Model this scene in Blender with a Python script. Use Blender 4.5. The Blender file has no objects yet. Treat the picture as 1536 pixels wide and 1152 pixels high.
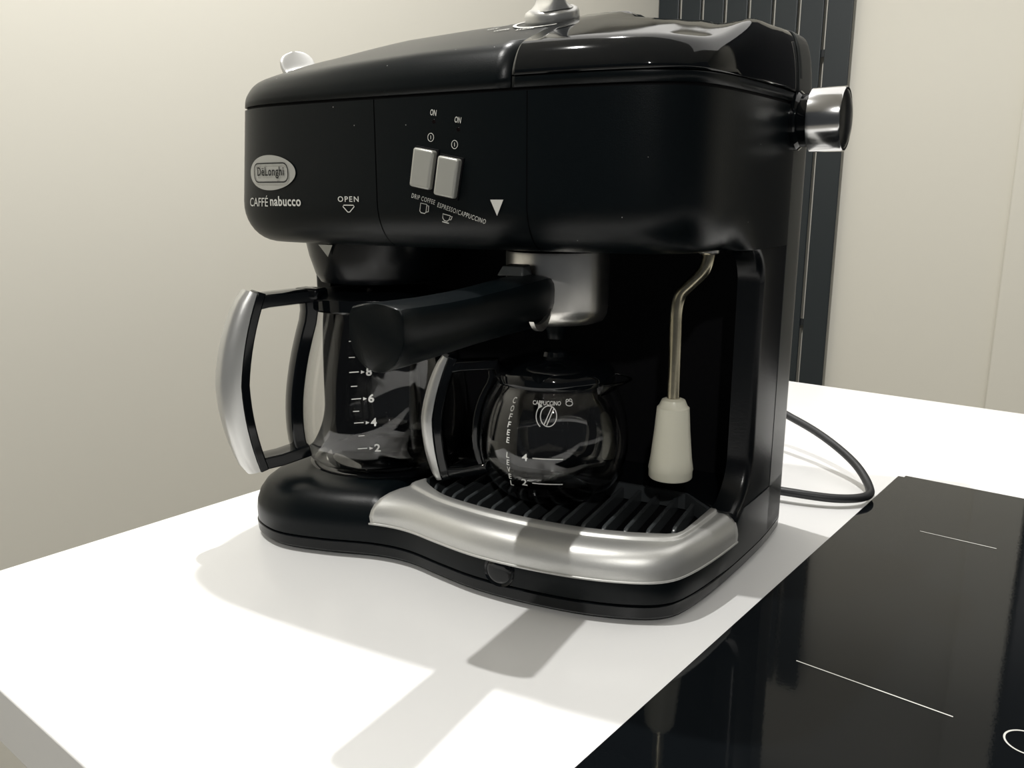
import bpy, bmesh, math
from math import sin, cos, pi, radians as R, sqrt, hypot, atan2
from mathutils import Vector, Matrix

S = bpy.context.scene
COL = S.collection
# ---------------------------------------------------------------- camera, lights, exposure
PITCH, YAW = math.atan(286/1259), R(39.1)
cd = bpy.data.cameras.new('camera'); cam = bpy.data.objects.new('camera', cd); COL.objects.link(cam)
cam.location = (0, 0, .25); cam.rotation_euler = (pi/2-PITCH, 0, YAW)
cd.sensor_width = 36; cd.lens = 36*1259/1536; cd.clip_start = .01; cd.clip_end = 50
S.camera = cam
S.view_settings.view_transform = 'Standard'; S.view_settings.look = 'None'
S.view_settings.gamma = 1; S.view_settings.use_curve_mapping = False
S.view_settings.exposure = .95
w = bpy.data.worlds.new('dim_room'); S.world = w; w.use_nodes = True
w.node_tree.nodes['Background'].inputs[0].default_value = (.9, .95, 1, 1)
w.node_tree.nodes['Background'].inputs[1].default_value = .03

def lamp(name, kind, loc, energy, size, col=(1, 1, 1), rot=(0, 0, 0)):
    l = bpy.data.lights.new(name, kind); o = bpy.data.objects.new(name, l); COL.objects.link(o)
    o.location = loc; o.rotation_euler = rot; l.energy = energy; l.color = col
    if kind == 'AREA': l.shape = 'RECTANGLE'; l.size, l.size_y = size
    else: l.shadow_soft_size = size
    if kind == 'SPOT': l.spot_size = R(158); l.spot_blend = .25
    return o
lamp('downlight_behind_machine', 'SPOT', (-.600, .651, 1.5), 30, .012, (1, .985, .97))
lamp('downlight_over_worktop', 'SPOT', (-.56, -.059, 1.5), 26, .012, (1, .985, .95))
lamp('downlight_across_kitchen', 'SPOT', (.95, -1.35, 1.5), 31, .035, (1, .98, .94))
lamp('ceiling_bounce_fill', 'AREA', (-.1, 1.45, 1.55), 7.6, (2.3, 1.6), (1, .985, .955))  # added fill panel with no real fixture, standing in for ceiling bounce

# ---------------------------------------------------------------- materials
def mat(name, col, rough=.5, metal=0, bump=0, bscale=800, var=0, vscale=20, spec=.5, trans=0, ior=1.45, coat=0, aniso=0):
    m = bpy.data.materials.new(name); m.use_nodes = True
    nt = m.node_tree; b = nt.nodes['Principled BSDF']
    b.inputs['Base Color'].default_value = (*col, 1)
    b.inputs['Roughness'].default_value = rough; b.inputs['Metallic'].default_value = metal
    b.inputs['Specular IOR Level'].default_value = spec; b.inputs['IOR'].default_value = ior
    b.inputs['Transmission Weight'].default_value = trans; b.inputs['Coat Weight'].default_value = coat
    tc = nt.nodes.new('ShaderNodeTexCoord')
    if bump:
        n = nt.nodes.new('ShaderNodeTexNoise'); n.inputs['Scale'].default_value = bscale; n.inputs['Detail'].default_value = 2
        bp = nt.nodes.new('ShaderNodeBump'); bp.inputs['Strength'].default_value = bump; bp.inputs['Distance'].default_value = .0004
        nt.links.new(tc.outputs['Object'], n.inputs['Vector']); nt.links.new(n.outputs['Fac'], bp.inputs['Height'])
        nt.links.new(bp.outputs['Normal'], b.inputs['Normal'])
    if var:
        n = nt.nodes.new('ShaderNodeTexNoise'); n.inputs['Scale'].default_value = vscale; n.inputs['Detail'].default_value = 4
        r = nt.nodes.new('ShaderNodeMapRange'); r.inputs[3].default_value = 1-var; r.inputs[4].default_value = 1+var
        x = nt.nodes.new('ShaderNodeVectorMath'); x.operation = 'SCALE'; x.inputs[0].default_value = col
        nt.links.new(tc.outputs['Object'], n.inputs['Vector']); nt.links.new(n.outputs['Fac'], r.inputs[0])
        nt.links.new(r.outputs[0], x.inputs['Scale']); nt.links.new(x.outputs[0], b.inputs['Base Color'])
    return m
BLK = mat('black_satin_plastic', (.0018, .0036, .0046), .31, bump=.14, bscale=1500, spec=.28)
def dust(m):
    nt = m.node_tree; b = nt.nodes['Principled BSDF']; col = b.inputs['Base Color'].default_value[:]
    tc = nt.nodes.new('ShaderNodeTexCoord'); v = nt.nodes.new('ShaderNodeTexVoronoi'); v.inputs['Scale'].default_value = 75
    a = nt.nodes.new('ShaderNodeMath'); a.operation = 'LESS_THAN'; a.inputs[1].default_value = .026
    sp = nt.nodes.new('ShaderNodeSeparateColor'); g = nt.nodes.new('ShaderNodeMath'); g.operation = 'GREATER_THAN'; g.inputs[1].default_value = .55
    p = nt.nodes.new('ShaderNodeMath'); p.operation = 'MULTIPLY'; mx = nt.nodes.new('ShaderNodeMix'); mx.data_type = 'RGBA'
    L = nt.links.new; L(tc.outputs['Object'], v.inputs['Vector']); L(v.outputs['Distance'], a.inputs[0]); L(v.outputs['Color'], sp.inputs[0])
    L(sp.outputs[0], g.inputs[0]); L(a.outputs[0], p.inputs[0]); L(g.outputs[0], p.inputs[1]); L(p.outputs[0], mx.inputs[0])
    mx.inputs[6].default_value = col; mx.inputs[7].default_value = (.3, .3, .29, 1); L(mx.outputs[2], b.inputs['Base Color'])
dust(BLK)
BLG = mat('black_gloss_plastic', (.003, .004, .005), .055, coat=0)
BLM = mat('black_semi_gloss_plastic', (.003, .004, .005), .25, bump=.1, spec=.4)
CORE = mat('black_recess', (.002, .002, .003), .7, spec=.2)
SLV = mat('silver_paint', (.62, .62, .60), .40, metal=.7, bump=.12, bscale=2500, var=.04, vscale=900)
GRIPM = mat('silver_grip', (.6, .6, .585), .3, metal=.7, bump=.1, bscale=2500)
BTN = mat('silver_button', (.50, .50, .46), .38, metal=.45)
PRINT = mat('silver_print', (.62, .62, .58), .5)
PRINTW = mat('white_print', (.75, .75, .72), .5)
BADGE = mat('badge_silver', (.42, .42, .39), .45, metal=.2)
CHR = mat('brushed_steel', (.82, .80, .76), .30, metal=1, var=.12, vscale=60)
CHK = mat('polished_chrome', (.6, .6, .6), .16, metal=1)
WAND = mat('tarnished_steel', (.46, .42, .31), .24, metal=1, var=.35, vscale=120)
CREAM = mat('cream_plastic', (.86, .84, .70), .3, var=.03)
RUB = mat('rubber', (.02, .021, .023), .45)
RIB = mat('grille_plastic', (.045, .05, .053), .25)
GLASS = mat('glass', (1, 1, 1), 0, trans=1, ior=1.47)
WHITE = mat('white_quartz', (.83, .83, .825), .22, var=.01, vscale=6, spec=.4)
EDGEW = mat('white_quartz_edge', (.8, .8, .77), .3)
HOBM = mat('black_hob_glass', (.004, .005, .006), .045, bump=.02, bscale=400, spec=.28)
WALL = mat('warm_white_paint', (.605, .585, .515), .75, bump=.1, bscale=200, var=.012, vscale=1.5)
CEIL = mat('ceiling_paint', (.8, .78, .74), .9)
FLOORM = mat('light_floor', (.58, .56, .52), .5, var=.15, vscale=8)
RAD = mat('anthracite_paint', (.013, .018, .021), .4)
RADB = mat('anthracite_bracket', (.008, .01, .012), .5)
CAB = mat('grey_cabinet', (.16, .155, .14), .5)
DARK = mat('dark_door_paint', (.012, .012, .014), .4)

# ---------------------------------------------------------------- helpers
TH = R(13); ORG = Vector((-.37, .365, 0))           # machine frame: u to its right, v to its back
def frame(u, v, z=0): return ORG + Vector((u*cos(TH)-v*sin(TH), u*sin(TH)+v*cos(TH), z))
ORIGIN = {}
def thing(name, label, cat, at=(0, 0, 0), group=None, machine=True):
    o = bpy.data.objects.new(name, None); COL.objects.link(o)
    o.location = frame(*at) if machine else Vector(at)
    o.rotation_euler = (0, 0, TH if machine else 0)
    o.empty_display_size = .02
    o['label'] = label; o['category'] = cat
    if group: o['group'] = group
    ORIGIN[o.name] = Vector(at)
    return o
def root_of(p):
    while p.parent: p = p.parent
    return p
def link(name, bm, m, parent=None, smooth=True, bevel=0, segs=2, label=None, ang=40, recalc=True):
    if recalc: bmesh.ops.recalc_face_normals(bm, faces=bm.faces)
    if parent is not None:
        off = ORIGIN[root_of(parent).name]
        for v in bm.verts: v.co -= off
    me = bpy.data.meshes.new(name); bm.to_mesh(me); bm.free()
    me.materials.append(m)
    if smooth:
        for p in me.polygons: p.use_smooth = True
        me.set_sharp_from_angle(angle=R(ang))
    o = bpy.data.objects.new(name, me); COL.objects.link(o)
    if parent is not None: o.parent = parent
    if bevel:
        b = o.modifiers.new('bevel', 'BEVEL'); b.width = bevel; b.segments = segs; b.limit_method = 'ANGLE'; b.angle_limit = R(35)
    if label: o['label'] = label
    return o
def struct(name, bm, m, **k):
    o = link(name, bm, m, **k); o['kind'] = 'structure'; return o
def box(bm, a, b):
    v = [bm.verts.new((x, y, z)) for z in (a[2], b[2]) for y in (a[1], b[1]) for x in (a[0], b[0])]
    for f in ((0, 2, 3, 1), (4, 5, 7, 6), (0, 1, 5, 4), (2, 6, 7, 3), (0, 4, 6, 2), (1, 3, 7, 5)): bm.faces.new([v[i] for i in f])
    return v
def boxm(a, b):
    bm = bmesh.new(); box(bm, a, b); return bm
def loft(bm, rings, closed=True, cap0=False, cap1=False):
    vs = [[bm.verts.new(p) for p in r] for r in rings]; n = len(rings[0])
    for a, b in zip(vs, vs[1:]):
        for i in range(n if closed else n-1):
            j = (i+1) % n
            bm.faces.new((a[i], a[j], b[j], b[i]))
    if cap0: bm.faces.new(vs[0][::-1])
    if cap1: bm.faces.new(vs[-1])
    return vs
def prism(poly, z0, z1):
    bm = bmesh.new(); loft(bm, [[(x, y, z0) for x, y in poly], [(x, y, z1) for x, y in poly]], cap0=True, cap1=True); return bm
def lathe(prof, c=(0, 0), n=64, bm=None, M=None):
    """prof = [(r, z)...]; open at both ends unless r is 0 there"""
    bm = bm or bmesh.new(); rings = []
    for r, z in prof:
        ring = [Vector((c[0]+r*cos(2*pi*i/n), c[1]+r*sin(2*pi*i/n), z)) for i in range(n)]
        if M: ring = [M @ p for p in ring]
        rings.append(ring)
    loft(bm, rings)
    bmesh.ops.remove_doubles(bm, verts=bm.verts, dist=1e-6)
    return bm
def spline(P, n=8, closed=False):
    P = [Vector(p) for p in P]; out = []; N = len(P)
    for i in range(N if closed else N-1):
        a, b, c, d = (P[(i-1) % N] if closed or i > 0 else 2*P[0]-P[1]), P[i], P[(i+1) % N], (P[(i+2) % N] if closed or i+2 < N else 2*P[-1]-P[-2])
        for k in range(n):
            t = k/n
            out.append(.5*((2*b)+(c-a)*t+(2*a-5*b+4*c-d)*t*t+(3*b-a-3*c+d)*t**3))
    if not closed: out.append(P[-1])
    return out
def sweep(path, sec, bm=None, up=Vector((0, 0, 1)), caps=True):
    """sec(t) -> list of (x, y) offsets in (side, up) of the path"""
    bm = bm or bmesh.new(); rings = []; N = len(path)
    for i, p in enumerate(path):
        p = Vector(p); d = (Vector(path[min(i+1, N-1)])-Vector(path[max(i-1, 0)])).normalized()
        s = d.cross(up)
        if s.length < .05: s = d.cross(Vector((0, 1, 0)))
        s.normalize(); u2 = s.cross(d).normalized()
        rings.append([p+s*x+u2*y for x, y in sec(i/(N-1))])
    loft(bm, rings, cap0=caps, cap1=caps); return bm
def circ(r, n=12): return [(r*cos(2*pi*i/n), r*sin(2*pi*i/n)) for i in range(n)]
def tube(path, r, n=12, bm=None):
    # parallel transport so bends in any direction stay clean
    bm = bm or bmesh.new(); P = [Vector(p) for p in path]; N = len(P); rings = []
    d0 = (P[1]-P[0]).normalized(); s = d0.orthogonal().normalized()
    for i, p in enumerate(P):
        d = (P[min(i+1, N-1)]-P[max(i-1, 0)]).normalized()
        s = (s-d*s.dot(d)).normalized(); t = d.cross(s)
        rr = r(i/(N-1)) if callable(r) else r
        rings.append([p+s*rr*cos(2*pi*k/n)+t*rr*sin(2*pi*k/n) for k in range(n)])
    loft(bm, rings, cap0=True, cap1=True); return bm
def interp(x, X, Y):
    if x <= X[0]: return Y[0]
    for i in range(1, len(X)):
        if x <= X[i]: return Y[i-1]+(Y[i]-Y[i-1])*(x-X[i-1])/(X[i]-X[i-1])
    return Y[-1]
def sstep(a, b, x):
    t = min(1, max(0, (x-a)/(b-a))); return t*t*(3-2*t)
def cut(bm, co, no):                                 # keep the side the normal points away from
    bmesh.ops.bisect_plane(bm, geom=bm.verts[:]+bm.edges[:]+bm.faces[:], dist=1e-7, plane_co=co, plane_no=no, clear_outer=True)
    return bm
def solidify(o, t):
    s = o.modifiers.new('thickness', 'SOLIDIFY'); s.thickness = t; s.offset = -1; return o

# ---------------------------------------------------------------- printed lettering
def text_bm(txt, size=1.0, bold=0, spacing=1.0, shear=0):
    c = bpy.data.curves.new('lettering', 'FONT'); c.body = txt; c.size = size; c.offset = bold
    c.space_character = spacing; c.shear = shear; c.align_x = 'CENTER'; c.align_y = 'CENTER'; c.resolution_u = 3
    o = bpy.data.objects.new('lettering', c); COL.objects.link(o)
    dg = bpy.context.evaluated_depsgraph_get(); me = bpy.data.meshes.new_from_object(o.evaluated_get(dg))
    bm = bmesh.new(); bm.from_mesh(me)
    bpy.data.objects.remove(o); bpy.data.curves.remove(c); bpy.data.meshes.remove(me)
    return bm
def fit_box(bm, wd, ht):                             # scale flat art to a width and height about its centre
    xs = [v.co.x for v in bm.verts]; ys = [v.co.y for v in bm.verts]
    cx, cy = (min(xs)+max(xs))/2, (min(ys)+max(ys))/2
    sx, sy = wd/(max(xs)-min(xs)), (ht/(max(ys)-min(ys)) if ht else wd/(max(xs)-min(xs)))
    for v in bm.verts: v.co = Vector(((v.co.x-cx)*sx, (v.co.y-cy)*sy, 0))
    return bm
def turn(bm, deg):
    bmesh.ops.rotate(bm, verts=bm.verts, cent=(0, 0, 0), matrix=Matrix.Rotation(R(deg), 3, 'Z')); return bm
def ribbon(paths, wd, bm=None):                      # flat strokes
    bm = bm or bmesh.new()
    for path in paths:
        P = [Vector((*p, 0)) for p in path]; N = len(P); closed = (P[0]-P[-1]).length < 1e-7
        L = []
        for i, p in enumerate(P):
            if closed: d = P[1 if i in (0, N-1) else i+1]-P[N-2 if i in (0, N-1) else i-1]
            else: d = P[min(i+1, N-1)]-P[max(i-1, 0)]
            d.normalize(); n = Vector((-d.y, d.x, 0))*wd/2
            L.append((bm.verts.new(p+n), bm.verts.new(p-n)))
        for a, b in zip(L, L[1:]): bm.faces.new((a[0], a[1], b[1], b[0]))
    return bm
def arc(cx, cy, rx, ry, a0, a1, n=24): return [(cx+rx*cos(R(a0+(a1-a0)*i/n)), cy+ry*sin(R(a0+(a1-a0)*i/n))) for i in range(n+1)]
def poly_bm(pts, bm=None):
    bm = bm or bmesh.new(); bm.faces.new([bm.verts.new((*p, 0)) for p in pts]); return bm
def decal(name, bm, mp, m, parent, label=None):
    bmesh.ops.triangulate(bm, faces=bm.faces)
    for v in bm.verts: v.co = Vector(mp(v.co.x, v.co.y))
    return link(name, bm, m, parent, smooth=False, label=label, recalc=False)

# ---------------------------------------------------------------- the room
struct('floor', boxm((-2.2, -2.2, -.95), (2.4, 2.5, -.9)), FLOORM, smooth=False)
struct('ceiling', boxm((-2.2, -2.2, 1.6), (2.4, 2.5, 1.65)), CEIL, smooth=False)
struct('wall_left', boxm((-1.405, -2.2, -.9), (-1.305, 2.3, 1.6)), WALL, smooth=False)
struct('wall_back', boxm((-1.405, 2.3, -.9), (-.25, 2.4, 1.6)), WALL, smooth=False)
struct('wall_back_right', boxm((.75, 2.3, -.9), (2.4, 2.4, 1.6)), WALL, smooth=False)
struct('trim_1', boxm((-.36, 2.275, -.9), (-.245, 2.31, 1.6)), WALL, bevel=.004)
struct('door_1', boxm((-.25, 2.32, -.9), (.75, 2.36, 1.6)), DARK, smooth=False)

# island with worktop
isl = thing('kitchen_island', 'grey kitchen island cabinet carrying the white worktop', 'cabinet', (.15, .62, -.9), machine=False)
link('carcass', boxm((-.56, .19, -.9), (.86, 1.07, -.0365)), CAB, isl, smooth=False)
wt = thing('worktop', 'glossy white stone worktop under the coffee machine and hob', 'worktop', (.15, .62, -.036), machine=False)
link('slab', boxm((-.604, .134, -.036), (.90, 1.108, 0)), WHITE, wt, bevel=.0012)

# hob
hob = thing('induction_hob', 'black glass induction hob set into the white worktop', 'hob', (.1, .52, 0), machine=False)
bm = boxm((-.184, .255, .0002), (.40, .784, .0015))
bmesh.ops.bevel(bm, geom=[e for e in bm.edges if abs(e.verts[0].co.z-e.verts[1].co.z) > .001], offset=.005, segments=4, affect='EDGES')
link('glass_panel', bm, HOBM, hob, bevel=.0006)
flat = lambda x, y: (x, y, .0017)
for nm, pts in (('zone_line', [(-.140, .418), (-.062, .4165)]), ('zone_line', [(-.135, .654), (-.084, .654)])):
    decal(nm, ribbon([pts], .0009), flat, PRINT, hob)
decal('zone_ring', ribbon([arc(-.0305, .4165, .0095, .0095, 0, 360, 40)], .0009), flat, PRINT, hob)

# radiator
rad = thing('vertical_radiator', 'tall anthracite flat-panel radiator on the back wall behind the coffee machine', 'radiator', (-1.015, 2.25, -.6), machine=False)
x0, x1 = -1.303, -.754; pw = (x1-x0)/8
for i in range(8):
    a = x0+i*pw+(.0047 if i else 0); b = x0+(i+1)*pw-(.0047 if i < 7 else 0)
    link('panel', boxm((a, 2.270, -.6), (b, 2.276, 1.2)), RAD, rad, bevel=.002)
for z in (.60, -.095):
    link('crossbar', boxm((x0+.01, 2.2761, z-.009), (x1-.01, 2.285, z+.009)), RADB, rad, smooth=False)
for x in (x0+.1, x1-.1):
    link('wall_bracket', boxm((x-.015, 2.2851, .57), (x+.015, 2.299, .63)), RADB, rad, smooth=False)

# ---------------------------------------------------------------- coffee machine
CM = thing('coffee_machine', 'black combined drip and espresso coffee machine standing on the white worktop', 'coffee machine')
RIGHT = [(.169, .025), (.180, .064), (.192, .131), (.1965, .175), (.1965, .190), (.193, .201), (.184, .205)]
LEFT = [(-.156, .205), (-.164, .201), (-.167, .190), (-.168, .12), (-.168, .06)]
BASE_F = [(-.1665, .035), (-.158, .014), (-.142, .001), (-.118, -.006), (-.085, -.002), (-.048, .007), (-.02, .0075), (.012, -.001), (.04, -.0075), (.073, -.010), (.108, -.0085), (.138, -.002), (.158, .008)]
HEAD_F = [(-.1665, .044), (-.162, .026), (-.15, .0130), (-.12, .0030), (-.07, -.002), (0, -.005), (.08, -.006), (.13, -.002), (.155, .008)]
def outline(front):
    pts = [(x, y) for x, y in front]+RIGHT+[(.1, .205), (0, .205), (-.08, .205)]+LEFT
    return [Vector((p[0], p[1])) for p in spline([(x, y, 0) for x, y in pts], 6, True)]
HO, BO = outline(HEAD_F), outline(BASE_F)
def spine(p): return Vector((min(max(p.x, -.085), .140), .108))
def inset(p, d, full=True):
    """move towards the body's spine; rear parts keep their place unless full"""
    q = spine(p)-p
    wgt = 1 if full else 1-sstep(.045, .083, p.y)
    return p+q.normalized()*d*wgt
def frac(p, s): return p+(spine(p)-p)*s
def draft(p, z):                                      # the left end of the head leans in towards its top
    return Vector((p.x+.0095*max(0, (z-.22)/.085)*(1-sstep(-.166, -.09, p.x)), p.y))
def side_u(v, right=True):                            # outer side of the body at depth v
    best = sorted([(p.y, p.x) for p in HO if (p.x > 0) == right and abs(p.x) > .1 and .03 < p.y < .2])
    return interp(v, [a for a, b in best], [b for a, b in best])
def front_v(u, z=.25):
    F = sorted([(q.x, q.y) for q in [draft(p, z) for p in HO] if q.y < .04 and q.x < .17])
    return interp(u, [a for a, b in F], [b for a, b in F])
def on_front(x0=0, z0=0, d=.0005): return lambda x, y: (x+x0, front_v(x+x0, y+z0)-d, y+z0)

# base
def ring3(O, z, d, full=False, zf=None): return [Vector((*inset(p, d, full), zf(p) if zf else z)) for p in O]
bm = bmesh.new(); loft(bm, [ring3(BO, .0008, .006, True), ring3(BO, .004, .0045, True)], cap0=True, cap1=True)
link('rubber_foot_ring', bm, RUB, CM)
bm = bmesh.new(); loft(bm, [ring3(BO, .003, .003, True), ring3(BO, .005, .0005, True), ring3(BO, .0115, 0, True), ring3(BO, .0122, .0015, True)], cap0=True, cap1=True)
link('base_plate', bm, BLM, CM)
def lower(z): return lambda p: min(z, .0475-.0135*sstep(-.052, -.036, p.x)*(1-sstep(.0835, .0875, p.y)*sstep(.163, .170, p.x)))
bm = bmesh.new()
prof = [(.0125, .0018), (.0132, .0006), (.020, .0004), (.027, .0012), (.034, .0038), (.040, .0085), (.0445, .0155), (.0468, .024), (.0475, .034)]
rings = [ring3(BO, 0, d, False, lower(z)) for z, d in prof]
for s in (.3, .5, .75, 1):
    rings.append([Vector((*(lambda q: q)(inset(p, .034, False)+(spine(p)-inset(p, .034, False))*s), 0)) for p in BO])
    for q in rings[-1]: q.z = lower(.0475)(q)
loft(bm, rings); bmesh.ops.remove_doubles(bm, verts=bm.verts, dist=1e-5)
link('base_body', bm, BLK, CM)
link('drain_button', lathe([(0, .0028), (.0060, .0026), (.0082, .0016), (.0088, .0004), (.0094, .0006), (.0104, .0012), (.0110, .0004), (.0110, -.006), (0, -.006)], M=Matrix.Translation((.0590, -.0086, .0215)) @ Matrix.Rotation(R(90), 4, 'X') @ Matrix.Rotation(0, 4, 'Z'), n=32), BLG, CM)
bm = prism([(-.05, .1105), (.147, .1105), (.172, .09), (.18, .1), (.186, .164), (-.05, .164)], .03, .0468)
link('base_deck', bm, BLM, CM, bevel=.002)
link('hot_plate', lathe([(0, .0490), (.054, .0490), (.0565, .0486), (.058, .047), (.058, .046), (0, .046)], (-.093, .09)), BLG, CM)

# rear column, side cheeks and niche wall
back = [p for p in HO if p.y > .1475]
back = sorted([p for p in back if p.x > .1], key=lambda p: p.y)+sorted([p for p in back if abs(p.x) <= .1], key=lambda p: -p.x)+sorted([p for p in back if p.x < -.1], key=lambda p: -p.y)
tail = [Vector(p) for p in ((-.150, back[-1].y), (-.150, .1655), (.182, .1655), (.182, back[0].y))]
bm = bmesh.new(); loft(bm, [[(*(draft(p, z) if p.x < -.155 else p), z) for p in back+tail] for z in (.0135, .22, .3048)], cap0=True, cap1=True)
link('rear_housing', bm, mat('rear_plastic_wall_sheen', (.03, .033, .033), .32, bump=.3, bscale=1500), CM, bevel=.001)  # base colour lightened to carry the wall's grazing reflection
def cheek(right):
    F = .106                                          # front edge of the column
    def prof(o):                                      # the opening grown by o
        P = [(.1478, .040), (.0832, .040)]
        P += [(F-.034+(.034+o)*cos(R(a)), .0805+(.034+o)*sin(R(a))) for a in [-71+7.1*k for k in range(11)]]
        P += [(F-.022+(.022+o)*cos(R(a)), .1945+(.022+o)*sin(R(a))) for a in range(0, 91, 9)]
        return P+[(F-.022, .236), (.1478, .236)]
    bm = bmesh.new(); sg = 1 if right else -1; rings = []
    for du, o in ((0, .0045), (.0003, .0031), (.0013, .0013), (.0029, .0003), (.0045, 0), (.016, 0)):
        rings.append([(side_u(v, right)-sg*(.0003+du), v, z) for v, z in prof(o)])
    loft(bm, rings, cap0=True, cap1=True)
    return link('side_cheek', bm, BLM, CM, ang=50)
cheek(True); cheek(False)
nw = [(-.156, .14), (-.150, .152), (-.14, .159), (-.125, .162), (.155, .162), (.170, .157), (.176, .14), (.181, .14), (.181, .1655), (-.16, .1655), (-.162, .14)]
link('niche_wall', prism(nw, .045, .222), CORE, CM)

# head: three panels around a recessed core
HP = [(.2165+.0285*(1-cos(R(a))), .026*(1-sin(R(a)))) for a in range(0, 91, 9)]+[ (.26, 0), (.28, 0), (.3045, 0)]
def head_bm(extra=0):
    bm = bmesh.new(); loft(bm, [ring3([draft(p, z) for p in HO], z, d+extra) for z, d in HP], cap0=True, cap1=True); return bm
bm = bmesh.new(); loft(bm, [ring3([draft(p, z) for p in HO], z+.0006, d+.0016, True) for z, d in HP]+[ring3([draft(p, .31) for p in HO], .311, .002, True)], cap0=True, cap1=True)
link('head_core', cut(bm, (0, .17, 0), (0, 1, 0)), CORE, CM)
g = .0004
bm = cut(cut(head_bm(), (-.0262-g, 0, 0), (1, 0, 0)), (0, .1485, 0), (0, 1, 0)); link('filter_door', bm, BLK, CM)
bm = cut(cut(cut(head_bm(), (.0755-g, 0, 0), (1, 0, 0)), (-.0262+g, 0, 0), (-1, 0, 0)), (0, .1485, 0), (0, 1, 0)); CP = link('control_panel', bm, BLK, CM)
bm = cut(cut(head_bm(), (.0755+g, 0, 0), (-1, 0, 0)), (0, .1485, 0), (0, 1, 0)); link('tank_housing', bm, BLK, CM)

# lid: a dome over the head, cut into front lid, glossy tank lid and rear frame
def lid_z(x, y, s):
    p = Vector((x, y)); q = spine(p); L = (q-p).length/max(1e-6, 1-s) if s < .999 else .1
    d = min(L, .11)*s                                 # distance in from the edge
    f = interp(x, [-.165, -.10, -.06, 0, .08], [.013, .016, .018, .0200, .0210])+.021*sstep(.02, .10, y)*sstep(.135, .178, x)
    g_ = interp(x, [-.13, -.10, -.05, 0, .05, .10, .14, .18], [.024, .024, .028, .029, .0305, .030, .024, .008])
    t = max(0, min(1, (d-.003)/.08))
    dip = .004*sstep(.106, .113, x)*(1-sstep(.136, .152, x))*sstep(.05, .08, y)
    return .3063+f*(1-(1-min(1, d/.013))**2.4)**.48+g_*(1.33*t-.33*t*t)-dip
SS = [0, .003, .008, .015, .025, .037, .05, .065, .08, .095, .11, .13, .155, .18, .23, .29, .36, .45, .55, .67, .8, .92, 1]
LO = [draft(p, .306) for p in HO]
def lid_bm(off=0):
    bm = bmesh.new(); rings = []
    for s in SS:
        rings.append([Vector((*q, lid_z(q.x, q.y, s)+off)) for q in [frac(p, s) for p in ([inset(p, -off) for p in LO] if off else LO)]])
    loft(bm, rings); bmesh.ops.remove_doubles(bm, verts=bm.verts, dist=1e-5); return bm
from mathutils.bvhtree import BVHTree
lb = lid_bm(); bmesh.ops.recalc_face_normals(lb, faces=lb.faces); LID = BVHTree.FromBMesh(lb); lb.free()
def lid_at(u, v):
    p, n, i, d = LID.ray_cast(Vector((u, v, .5)), Vector((0, 0, -1)))
    if n.z < 0: n = -n
    return p, n
core = link('lid_core', lid_bm(-.0016), CORE, CM)
def piece(name, cuts, m, t=.0012, off=0):
    bm = lid_bm(off)
    for co, no in cuts: cut(bm, co, no)
    return solidify(link(name, bm, m, CM, ang=60), t)
k = Vector((1, -.18, 0)).normalized()
piece('front_lid', [((.0665, 0, 0), k)], BLK)
piece('tank_lid', [((.0675, 0, 0), -k), ((0, .1460, 0), (0, 1, 0)), ((0, 0, .3128), (0, 0, -1))], BLG, off=.0006)
piece('lid_rim', [((.0675, 0, 0), -k), ((0, .1485, 0), (0, 1, 0)), ((0, 0, .3120), (0, 0, 1))], BLK)
piece('rear_frame', [((.0675, 0, 0), -k), ((0, .1488, 0), (0, -1, 0))], mat('rear_frame_plastic', (.03, .033, .033), .4, bump=.3, bscale=1500), off=.0012)
# raised grip flap on the tank lid
bm = bmesh.new(); rr = []
for s, hh in ((1, -.001), (1, .0006), (.96, .0012), (.8, .0015), (0, .0017)):
    ring = []
    for i in range(40):
        a = 2*pi*i/40; u, v = .0905+.0170*s*cos(a), .108+.028*s*sin(a); p, n = lid_at(u, v); ring.append(p+n*hh)
    rr.append(ring)
loft(bm, rr); bmesh.ops.remove_doubles(bm, verts=bm.verts, dist=1e-6)
link('lid_flap', bm, BLG, CM)

# dials with fins
def dial(u, v, r, fin, finlen, th, ang, name):
    p, n = lid_at(u, v)
    X = (Vector((1, 0, 0))-n*n.x).normalized(); Y = n.cross(X)
    M = Matrix.Translation(p) @ Matrix((X, Y, n)).transposed().to_4x4()
    M = M @ Matrix.Rotation(ang, 4, 'Z')
    k = lathe([(0, .0075), (r*.5, .0075), (r*.8, .0072), (r*.95, .0058), (r, .0038), (r*1.0, .0005), (r*.98, -.001), (0, -.001)], n=48, M=M)
    kn = link(name, k, GRIPM, CM)
    bm = bmesh.new(); rings = []
    for j in range(27):                              # blade: rounded sail profile, flaring at the foot
        t = (j/26)**.8; z = .0065+fin*t
        L = finlen*sqrt(max(0, 1-t**3.6))*.5+finlen*.12*t; W = th*(.5+1.1*(1-t)**9)
        rings.append([M @ Vector((L*cos(2*pi*i/32), W*(1-.15*t)*(abs(sin(2*pi*i/32))**.5)*(1 if sin(2*pi*i/32) >= 0 else -1), z)) for i in range(32)])
    loft(bm, rings, cap0=True, cap1=True)
    link('dial_fin', bm, GRIPM, kn)
    return M
DM = dial(.0612, .060, .0166, .036, .032, .0075, R(132), 'steam_dial')
dial(-.1405, .074, .0105, .0185, .024, .006, R(58), 'brew_dial')
def on_lid(cu, cv):
    def f(x, y):
        p, n = lid_at(cu+x, cv+y); return p+n*.0005
    return f
decal('dial_ring', ribbon([arc(0, 0, .0228, .0228, 110, 300, 48)], .0022), on_lid(.0612, .060), PRINT, CM)
decal('dial_mark', ribbon([[(-.040, .0), (-.029, .0)]], .0009), on_lid(.0612, .060), PRINT, CM)
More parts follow.
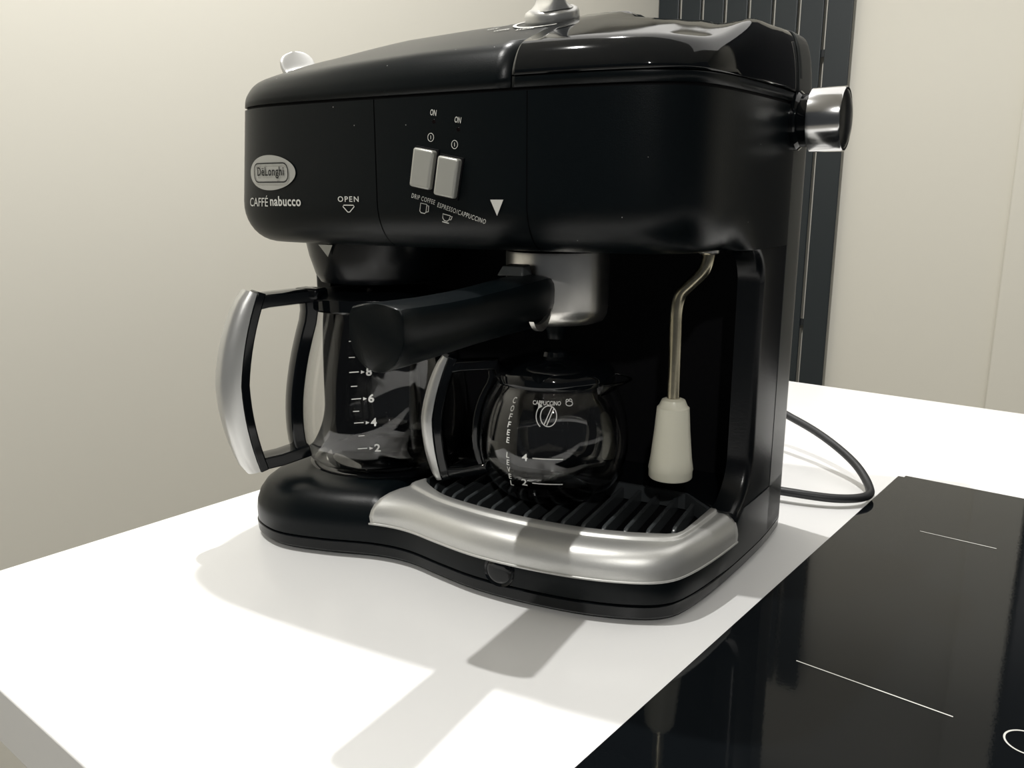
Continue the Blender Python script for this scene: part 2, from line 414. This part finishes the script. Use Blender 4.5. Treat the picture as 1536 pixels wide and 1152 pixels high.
for x, y, a, t, wd in ((-.033, -.012, 15, 'OFF', .007), (-.022, -.022, 5, 'COFFEE', .010), (-.004, -.0275, 5, 'STEAM', .011)):
    decal('dial_lettering', turn(fit_box(text_bm(t, bold=.02), wd, .0028), a), on_lid(.0590+x, .062+y), PRINT, CM)

# front graphics
egg = [(.0232*cos(a)*(1.0 if cos(a) < 0 else .98), .0112*sin(a)*(1+.08*(-cos(a)))) for a in [2*pi*i/64 for i in range(64)]]
# fine triangulated fan so the badge follows the curved corner
bm = bmesh.new(); c0 = bm.verts.new((0, 0, 0)); prev = [bm.verts.new((x*.25, y*.25, 0)) for x, y in egg]
for i in range(64): bm.faces.new((c0, prev[i], prev[(i+1) % 64]))
for s in (.45, .65, .85, 1):
    cur = [bm.verts.new((x*s, y*s, 0)) for x, y in egg]
    for i in range(64): j = (i+1) % 64; bm.faces.new((prev[i], cur[i], cur[j], prev[j]))
    prev = cur
bd = decal('brand_badge', bm, on_front(-.1135, .2632, .0008), BADGE, CM)
INK = mat('black_print', (.006, .007, .008), .5)
def dense(P):
    out = []
    for a, b in zip(P, P[1:]):
        n = max(1, int(hypot(b[0]-a[0], b[1]-a[1])/.0015)); out += [(a[0]+(b[0]-a[0])*k/n, a[1]+(b[1]-a[1])*k/n) for k in range(n)]
    return out+[P[-1]]
def rrect(w2, h2, r):
    P = []
    for cx, cy, a in ((w2-r, h2-r, 0), (-w2+r, h2-r, 90), (-w2+r, -h2+r, 180), (w2-r, -h2+r, 270)):
        P += arc(cx, cy, r, r, a, a+90, 8)
    return P+[P[0]]
decal('badge_outline', ribbon([dense(rrect(.0170, .0060, .0045))], .0008), on_front(-.1140, .2632, .0014), INK, bd)
decal('badge_lettering', fit_box(text_bm('D\u00ebLonghi', bold=.016, spacing=1.08), .0268, .0074), on_front(-.1140, .2632, .0014), INK, bd)
def front_text(t, u0, z0, wd, ht, deg=0, bold=.012, sp=1, shear=0, name='lettering', m=PRINT):
    decal(name, turn(fit_box(text_bm(t, bold=bold, spacing=sp, shear=shear), wd, ht), deg), on_front(u0, z0), m, CM)
front_text('CAFF\u00c9', -.1290, .2450, .0215, .0072, 0, .0, shear=.1)
front_text('nabucco', -.1020, .2450, .0285, .0064, 0, .022, sp=1.08)
front_text('OPEN', -.0483, .2465, .0165, .0034, 0, .012, 1.25)
decal('open_triangle', ribbon([[(-.0045, .0014), (-.0038, .0022), (.0038, .0022), (.0045, .0014), (.0008, -.002), (-.0008, -.002), (-.0045, .0014)]], .0006), on_front(-.0482, .2406), PRINT, CM)
front_text('ON', .0160, .2952, .0042, .0034, -10)
front_text('ON', .0323, .2906, .0042, .0034, -10)
for u0, z0 in ((.0139, .2816), (.0299, .2772)):
    decal('power_symbol', ribbon([arc(0, 0, .0020, .0023, 0, 360, 28), [(0, -.0011), (0, .0011)]], .0004), on_front(u0, z0), PRINT, CM)
for u0, z0 in ((.0160, .2903), (.0323, .2855)):
    bm = lathe([(0, .0004), (.0010, .0004), (.0014, -.0002), (0, -.0002)], n=16, M=Matrix.Translation((u0, front_v(u0), z0)) @ Matrix.Rotation(R(90), 4, 'X'))
    link('indicator_light', bm, mat('smoked_red_lens', (.004, .002, .002), .1), CM)
front_text('DRIP COFFEE', .0078, .2468, 0.0168, .0027, -14, .0, shear=.05, sp=1.15)
front_text('ESPRESSO/CAPPUCCINO', .0338, .2388, 0.0335, .0027, -16.5, .0, shear=.05, sp=1.15)
decal('drip_cup_icon', turn(ribbon([[(-.0024, .0028), (-.0024, -.0018), (-.0014, -.0027), (.0012, -.0027), (.002, -.0018), (.002, .0028), (-.0024, .0028)], [(.002, .002), (.0034, .0022), (.0036, -.0012), (.002, -.0018)]], .0005), -10), on_front(.0078, .2412), PRINT, CM)
decal('espresso_cup_icon', turn(ribbon([[(-.0026, .0018), (-.0022, -.0006), (-.0008, -.0018), (.0010, -.0018), (.0022, -.0006), (.0026, .0018), (-.0026, .0018)], [(.0024, .0014), (.0040, .0016), (.0034, -.0004), (.002, -.0006)], [(-.0022, -.0027), (.0024, -.0027)]], .0005), -12), on_front(.0234, .2360), PRINT, CM)
decal('pointer_triangle', poly_bm([(-.0042, .0035), (.0042, .0035), (.0002, -.0055)]), on_front(.0570, .2430), PRINT, CM)
def rocker(u0, z0):
    M = Matrix.Translation((u0, front_v(u0), z0)) @ Matrix.Rotation(R(10.5), 4, 'Y')
    bm = boxm((-.0070, -.0052, -.0112), (.0070, .002, .0112))
    for v in bm.verts:
        if v.co.y < 0 and v.co.z > 0: v.co.y -= .0006
        v.co = M @ v.co
    link('switch', bm, BTN, CM, bevel=.0016, segs=4)
M = Matrix.Translation((.0185, front_v(.0185)-.0002, .2619)) @ Matrix.Rotation(R(10.5), 4, 'Y')
rocker(.0096, .2640); rocker(.0262, .2591)
for u0, z0 in ((.0096, .2640), (.0262, .2591)):
    bm = boxm((-.0079, -.0012, -.0122), (.0079, .001, .0122)); Mx = Matrix.Translation((u0, front_v(u0), z0)) @ Matrix.Rotation(R(10.5), 4, 'Y')
    for v in bm.verts: v.co = Mx @ v.co
    link('switch_surround', bm, CORE, CM, bevel=.0005)

# steam knob on the right side
KM = Matrix.Translation((.1955, .150, .2955)) @ Matrix.Rotation(R(-6), 4, 'Z') @ Matrix.Rotation(R(90), 4, 'Y')
kn = link('steam_knob', lathe([(.0192, .0085), (.0197, .009), (.0197, .0285), (.0192, .0292), (.0185, .0292), (.0185, .0085), (.0192, .0085)], n=64, M=KM), CHK, CM, label='chrome steam knob ring')
link('knob_cap', lathe([(0, .0315), (.008, .0313), (.014, .0305), (.0180, .0290), (.0184, .026), (.0184, .009), (0, .009)], n=48, M=KM), BLM, kn)
link('knob_hub', lathe([(0, .010), (.0165, .010), (.0165, .003), (.0185, .001), (.0185, -.006), (0, -.006)], n=40, M=KM), BLG, kn)

# brew group above the filter holder
link('brew_group', lathe([(0, .222), (.037, .222), (.037, .2165), (.0345, .2150), (.030, .2145), (0, .2145)], (.060, .075)), CORE, CM)
# drip filter funnel under the head, above the big jug
bm = lathe([(.0530, .2175), (.0505, .205), (.0465, .192), (.043, .1865), (0, .1865)], (-.093, .09), n=48)
link('filter_funnel', bm, BLM, CM)
link('drip_stop', lathe([(.010, .187), (.009, .1845), (0, .1845)], (-.093, .09), n=24), BLG, CM)
# pale triangle mark under the head
bm = poly_bm([(-.009, 0), (.009, 0), (0, .0)]) if False else bmesh.new()
bm.faces.new([bm.verts.new(p) for p in ((-.1045, .0350, .2150), (-.0925, .0350, .2150), (-.0985, .0372, .2065))])
link('funnel_mark', bm, BTN, CM, smooth=False)

# steam wand
wp = spline([(.158, .082, .222), (.158, .081, .212), (.1555, .080, .203), (.148, .079, .1945), (.1425, .0785, .188), (.1405, .078, .178), (.1405, .078, .160), (.1408, .078, .118)], 6)
wd = link('steam_wand', tube(wp, .0041, 16), WAND, CM, label='tarnished steel steam pipe')
nz = lathe([(0, .1215), (.0052, .1215), (.0075, .1205), (.0092, .1165), (.0104, .1155), (.0116, .100), (.0134, .082), (.0146, .0745), (.0142, .0738), (.0142, .0692), (.0136, .0684), (0, .0684)], (.1410, .078), n=36)
link('froth_nozzle', nz, CREAM, wd, label='cream plastic froth nozzle')
link('wand_socket', lathe([(0, .219), (.0065, .219), (.0065, .2145), (.005, .2135), (0, .2135)], (.158, .0815), n=24), CHR, wd)

# drip tray
OUT3 = []
i0 = min(range(len(BO)), key=lambda i: (BO[i]-Vector((-.049, .007))).length)
i1 = min(range(len(BO)), key=lambda i: (BO[i]-Vector((.1835, .083))).length)
outp = [inset(BO[i], -.0016) for i in range(i0, i1+1)]
inn = [Vector((p.x, p.y)) for p in [Vector(q) for q in spline([(-.0315, .0535, 0), (-.026, .0455, 0), (-.0035, .0300, 0), (.0235, .0225, 0), (.0503, .0185, 0), (.078, .0168, 0), (.106, .0180, 0), (.134, .0235, 0)], 8)]]+[Vector((.1535, .0305)), Vector((.1585, .0345)), Vector((.1610, .0400)), Vector((.1640, .062)), Vector((.1667, .0851))]
def resample(P, n):
    L = [0]
    for a, b in zip(P, P[1:]): L.append(L[-1]+(b-a).length)
    out = []
    for k in range(n):
        s = L[-1]*k/(n-1); j = next((j for j in range(1, len(L)) if L[j] >= s-1e-9), len(L)-1)
        t = (s-L[j-1])/(L[j]-L[j-1]+1e-12); out.append(P[j-1]+(P[j]-P[j-1])*t)
    return out
# match samples so the corner of both paths falls together
def split_resample(P, corner, na, nb):
    j = min(range(len(P)), key=lambda i: (P[i]-corner).length)
    return resample(P[:j+1], na)+resample(P[j:], nb)[1:]
po = split_resample(outp, Vector((.162, .009)), 60, 20); pi_ = split_resample(inn, Vector((.1585, .0345)), 60, 20)
XS = [(-.03, .0290), (0, .0290), (-.012, .0335), (.02, .0375), (.08, .0412), (.18, .0442), (.34, .0463), (.52, .0470), (.66, .0468), (.70, .0471), (.73, .0484), (.80, .0489), (.97, .0489), (1, .0482), (1.0, .036)]
rows = []
for a, b in zip(po, pi_): rows.append([Vector((*(a+(b-a)*t), z)) for t, z in XS])
bm = bmesh.new(); loft(bm, rows, closed=False)
TR = link('drip_tray', bm, SLV, CM, ang=55, label='silver drip tray rim'); solidify(TR, .0012)
bm = prism([(-.0335, .0535), (-.0035, .0292), (.0235, .0217), (.0503, .0177), (.078, .016), (.106, .0172), (.134, .0227), (.1535, .0297), (.1595, .0345), (.167, .0855), (.146, .1075), (.083, .1105), (-.03, .1105)], .0340, .0352)
link('tray_floor', bm, CORE, TR)
# grille frame: thin black border behind and around
gp = [(-.031, .054), (-.031, .109), (.083, .109), (.1455, .1060), (.1655, .0855)]
bm = sweep([Vector((x, y, .0470)) for x, y in gp], lambda t: [(-.0014, -.010), (.0014, -.010), (.0014, .001), (-.0014, .001)])
link('grille_frame', bm, RIB, TR)
bars = [(-.0235, .0455), (-.0127, .0370), (-.0015, .0320), (.0098, .0285), (.0215, .0255), (.0336, .0232), (.0460, .0216), (.0590, .0205), (.0722, .0200), (.0855, .0203), (.0990, .0212), (.1122, .0232), (.1256, .0262), (.1390, .0300), (.1525, .0420)]
def bar_mesh(u, v0, v1):
    bm = bmesh.new(); r = .007; f = v0+.0045
    P = [(f, .0352)]+[(f+r-r*cos(R(a)), .0390+r*.93*sin(R(a))) for a in range(0, 91, 15)]+[(v1, .0455), (v1, .0352)]
    loft(bm, [[(u-.0014, a, b) for a, b in P], [(u+.0014, a, b) for a, b in P]], cap0=True, cap1=True)
    return bm
for u, v0 in bars:
    v1 = .108 if u < .083 else interp(u, [.083, .1455, .165], [.108, .105, .085])
    link('grille_bar', bar_mesh(u, v0, v1), RIB, TR, bevel=.0009)

# mains cord (world coordinates turned into the machine frame)
def from_world(x, y, z):
    d = Vector((x, y, z))-ORG; return Vector((d.x*cos(TH)+d.y*sin(TH), -d.x*sin(TH)+d.y*cos(TH), z))
cp = [(-.385, .585, .05), (-.40, .64, .05), (-.37, .75, .052), (-.32, .785, .046), (-.28, .776, .038), (-.243, .757, .030), (-.210, .735, .019), (-.190, .712, .0085), (-.186, .690, .0068), (-.203, .668, .0075), (-.238, .654, .009), (-.285, .650, .008), (-.33, .665, .0045), (-.42, .72, .004), (-.52, .80, .004), (-.58, .92, .004)]
link('power_cord', tube([from_world(*p) for p in spline(cp, 8)], .0036, 14), RUB, CM)

# ---------------------------------------------------------------- filter holder
PF = thing('portafilter', 'steel espresso filter holder with thick black handle locked under the machine head', 'filter holder', (.060, .075, .168))
pb = lathe([(0, .2135), (.0337, .2135), (.034, .212), (.034, .1775), (.0334, .1725), (.0310, .1685), (.0270, .1670), (.012, .1665), (0, .1665)], (.060, .075), n=72)
link('basket', pb, CHR, PF, label='brushed steel basket')
bm = lathe([(0, .169), (.011, .169), (.010, .164), (.0065, .160), (.006, .155), (0, .155)], (.060, .075), n=28)
link('spout', bm, BLK, PF)
def shield(w2, h, n=9):
    """flat-topped, round-bottomed handle section centred on (0, 0)"""
    P = []
    for i in range(n+1):                             # top, slightly arched, left to right
        x = -w2*.86+2*w2*.86*i/n; P.append((x, h*.5-.0030*(abs(x)/w2)**2*1.0))
    P.append((w2*.97, h*.5-.0052)); P.append((w2, h*.5-.009)); P.append((w2*.99, -h*.02))
    for a in range(-12, -169, -12): P.append((w2*.97*cos(R(a))*.98, -h*.02+h*.48*sin(R(a))))
    P.append((-w2*.99, -h*.02)); P.append((-w2, h*.5-.009)); P.append((-w2*.97, h*.5-.0052))
    return P[::-1]
hp = [(.0565, .0500, .1835), (.0560, .0440, .1838), (.0555, .036, .1838), (.0545, .020, .1836), (.0530, -.01, .1830), (.0512, -.04, .1824), (.0492, -.07, .1820), (.0475, -.098, .1822), (.0467, -.1080, .1824), (.0465, -.1108, .1824)]
def hs(t):
    i = t*(len(hp)-1)
    kk = interp(i, [0, .9, 1.9, 3, 4, 5, 6, 7, 8, 9], [.80, .98, 1.03, 1.0, .95, .93, .95, .99, 1.0, .98])
    return shield(.0163*kk, .0335*kk)
HB = link('handle', sweep(hp, hs), BLK, PF, label='black plastic handle')
cpth = [(.0465, -.1104, .1824), (.0464, -.1112, .1824), (.0463, -.1122, .1824), (.0463, -.1124, .1824)]
link('end_cap', sweep(cpth, lambda t: shield(.0163*(1.01-.05*t**3), .0335*(1.01-.05*t**3))), BLK, HB)
bm = bmesh.new()
v_ = [bm.verts.new(p) for p in ((.040, .026, .2003), (.058, .026, .2003), (.059, .038, .2003), (.041, .038, .2003), (.0425, .029, .2062), (.0565, .029, .2062), (.0575, .038, .2070), (.0435, .038, .2070))]
for f in ((0, 1, 5, 4), (1, 2, 6, 5), (2, 3, 7, 6), (3, 0, 4, 7), (4, 5, 6, 7), (3, 2, 1, 0)): bm.faces.new([v_[i] for i in f])
link('thumb_tab', bm, mat('worn_grey_plastic', (.06, .065, .065), .4, var=.3, vscale=300), HB, bevel=.0008)
# steel crescent of the clamp showing at the handle root
bm = bmesh.new(); A = []; B = []
for i in range(17):
    a = R(-150+140*i/16); A.append((.0722, .024+.0145*cos(a), .1825+.0145*sin(a))); wdt = .0050*sin(pi*i/16)
    B.append((.0722, .024+(.0145-wdt)*cos(a), .1825+(.0145-wdt)*sin(a)))
loft(bm, [A, B, [(x-.003, y, z) for x, y, z in B], [(x-.003, y, z) for x, y, z in A], A], closed=False)
bmesh.ops.remove_doubles(bm, verts=bm.verts, dist=1e-6)
link('clamp_ring', bm, CHR, HB)

# ---------------------------------------------------------------- glass jugs
def glass_body(c, prof, t, name, par, n=96):
    inner = [(max(r-t, 0), z+(t if i == 0 else 0)) for i, (r, z) in enumerate(prof)]
    P = [(0, prof[0][1])]+prof+inner[::-1]+[(0, prof[0][1]+t)]
    return link(name, lathe(P, c, n), GLASS, par, ang=80)
def smooth_prof(P, n=5): return [(p.x, p.y) for p in spline([(r, z, 0) for r, z in P], n)]
def on_glass(c, prof, a0, z0, d=.0004):
    zs = [z for r, z in prof]; rs = [r for r, z in prof]
    def f(x, y):
        z = z0+y; r = interp(z, zs, rs)+d; a = R(a0)+x/r; return (c[0]+r*cos(a), c[1]+r*sin(a), z)
    return f
def jug_handle(par, c, direction, ro, ri, zt, zb, arm_t, silver_w, black_w, bulge, glassr, strap):
    """closed loop: strap by the glass, arms above and below, curved outer grip"""
    d = Vector((direction[0], direction[1], 0)).normalized(); sd = Vector((-d.y, d.x, 0)); C0 = Vector((*c, 0))
    P = lambda r, z: C0+d*r+Vector((0, 0, z))
    h = zt-zb
    outer = [P(ro+bulge*(1-(2*t-1)**2)-.006*max(0, 2*t-1), zb+h*t) for t in [i/16 for i in range(17)]]
    def rect(wd, th): return lambda t: [(-wd/2, -th/2), (-wd*.3, -th*.62), (wd*.3, -th*.62), (wd/2, -th/2), (wd/2, th/2), (wd*.3, th*.62), (-wd*.3, th*.62), (-wd/2, th/2)]
    bm = sweep([p-d*.0045 for p in outer], rect(black_w, .006), up=d)
    # arms
    sweep([P(glassr(zt)-.002, zt-.004), P(ro-.015, zt-.006), P(ro-.004, zt-.008)], rect(black_w*.95, arm_t), bm=bm)
    sweep([P(glassr(zb+.012)-.001, zb+.010), P(ro-.018, zb+.006), P(ro-.003, zb+.005)], rect(black_w*.95, arm_t), bm=bm)
    sweep([P(glassr(z)+strap*.5+.001, z) for z in [zb+.010+(h-.018)*i/14 for i in range(15)]], rect(black_w*.8, strap), bm=bm, up=d)
    hd = link('handle', bm, BLG, par, bevel=.0008, label='glossy black handle loop')
    def sec(t):
        e = sin(pi*min(1, max(0, t))); wv = silver_w*(.80+.20*e); dp = silver_w*(.34+.30*e**.5)
        return [(wv/2*(abs(cos(a))**.8)*(1 if cos(a) > 0 else -1), dp*max(0, sin(a))-.001) for a in [2*pi*i/24 for i in range(24)]]
    gr = sweep(outer, lambda t: [(x, y) for x, y in sec(t)], up=d)
    link('grip', gr, GRIPM, hd, label='silver outer grip', bevel=0)
    return hd

# large drip jug
BC = (-.093, .09)
BPR = smooth_prof([(.040, .0494), (.051, .0497), (.0585, .054), (.0635, .065), (.0655, .083), (.0645, .105), (.0600, .130), (.0545, .150), (.0505, .163), (.0505, .169)])
big = thing('coffee_jug', 'large empty glass coffee jug with silver and black handle on the hot plate', 'coffee jug', (*BC, .049))
glass_body(BC, BPR, .0018, 'glass_body', big)
bgr = lambda z: interp(z, [z_ for r_, z_ in BPR], [r_ for r_, z_ in BPR])
link('collar', lathe([(.0512, .1665), (.0530, .1665), (.0545, .168), (.0545, .176), (.0512, .176), (.0512, .1665)], BC), BLG, big)
ld = link('jug_lid', lathe([(0, .1815), (.012, .1815), (.030, .1805), (.048, .1785), (.0535, .1762), (.054, .1745), (0, .1745)], BC), BLM, big)
# spout of the lid, hinge block
link('lid_hinge', boxm((-.0105+BC[0]-.027, BC[1]-.054, .1755), (.0105+BC[0]-.027, BC[1]-.040, .1835)), BLM, ld, bevel=.002)
jug_handle(big, BC, (-.057, -.090), .1015, .06, .1825, .0535, .0085, .023, .019, .010, bgr, .0085)
for n_, (txt, z, a) in enumerate((('2', .0722, -72), ('4', .0913, -73.5), ('6', .1083, -75), ('8', .1268, -77))):
    mp = on_glass(BC, BPR, a, z)
    decal('level_mark', ribbon([[(0, 0), (.0035, .0004), (.0070, .0007)]], .0006), mp, PRINTW, big)
    decal('level_arrow', poly_bm([(.0085, .0018), (.0085, -.0006), (.0112, .0007)]), mp, PRINTW, big)
    bm = fit_box(text_bm(txt, bold=.03), .0042, .0060)
    bmesh.ops.translate(bm, verts=bm.verts, vec=(.0142, .0010, 0)); decal('level_number', bm, mp, PRINTW, big)
for z, a in ((.0820, -71), (.0997, -74), (.1172, -75.5), (.1370, -78), (.1480, -79)):
    decal('level_tick', ribbon([[(0, 0), (.0045, .0004)]], .0006), on_glass(BC, BPR, a, z), PRINTW, big)

# small espresso jug
SC = (.0566, .080)
SPR = smooth_prof([(.026, .0462), (.032, .0466), (.0395, .051), (.0465, .060), (.0510, .074), (.0518, .086), (.0502, .101), (.0460, .114), (.0405, .124), (.0400, .129)])
sm = thing('espresso_jug', 'small round glass espresso jug with black lid on the drip tray grille', 'coffee jug', (*SC, .046))
glass_body(SC, SPR, .0016, 'glass_body', sm)
sgr = lambda z: interp(z, [z_ for r_, z_ in SPR], [r_ for r_, z_ in SPR])
# pouring lip
bm = bmesh.new(); rings = []
for t in range(7):
    s = t/6; ring = []
    for i in range(13):
        a = R(-28+56*i/12); lift = (1-(abs(i-6)/6)**1.6)
        r = .0402+s*.0135*lift; ring.append(Vector((SC[0]+r*cos(a+R(5)), SC[1]+r*sin(a+R(5)), .121+.0075*s+.0015*lift*s)))
    rings.append(ring)
loft(bm, rings, closed=False)
solidify(link('pouring_lip', bm, GLASS, sm, ang=80), .0013)
link('jug_lid', lathe([(0, .1465), (.006, .1465), (.009, .1455), (.010, .1425), (.016, .1415), (.028, .1400), (.0385, .1365), (.0415, .1320), (.0418, .1275), (.0412, .1262), (.0385, .1262), (.0385, .1300), (0, .1300)], SC), BLG, sm)
jug_handle(sm, SC, (-.080, -.030), .0800, .05, .1400, .0515, .0065, .0135, .0115, .006, sgr, .004)
g0 = lambda a, z: on_glass(SC, SPR, a, z)
for i, ch in enumerate('COFFEE LEVEL'):
    if ch != ' ':
        z = .1190-.0050*i; decal('level_lettering', fit_box(text_bm(ch, bold=.012, shear=.1), .0026, .0038), g0(-102.5+.14*i, z), PRINTW, sm)
decal('level_number', fit_box(text_bm('4', bold=.012), .0040, .0048), g0(-87.6, .0845), PRINTW, sm)
decal('level_number', fit_box(text_bm('2', bold=.012), .0038, .0048), g0(-89.2, .0665), PRINTW, sm)
for z, a in ((.0845, -81.8), (.0667, -82.6)):
    L = [(k*.0022, 0) for k in range(10)]; decal('level_line', ribbon([L], .0007), g0(a, z), PRINTW, sm)
decal('scale_lettering', fit_box(text_bm('CAPPUCCINO', bold=.02), .0182, .0026), g0(-73, .1192), PRINTW, sm)
decal('scale_symbol', ribbon([arc(0, 0, .0052, .0062, 0, 360, 32), [(-.0026, -.0050), (.0018, .0054)], [(-.0010, -.0056), (.0032, .0046)], arc(-.0012, 0, .0068, .0078, 130, 235, 16)], .0006), g0(-71, .1115), PRINTW, sm)
decal('scale_arrow', poly_bm([(-.0068, .0078), (-.0070, .0040), (-.0042, .0058)]), g0(-71, .1115), PRINTW, sm)
decal('cloud_symbol', ribbon([arc(0, 0, .0022, .0014, 0, 360, 16), arc(-.001, .0012, .001, .0012, 0, 200, 8), arc(.001, .0014, .001, .0012, -20, 180, 8)], .0005), g0(-54, .1190), PRINTW, sm)
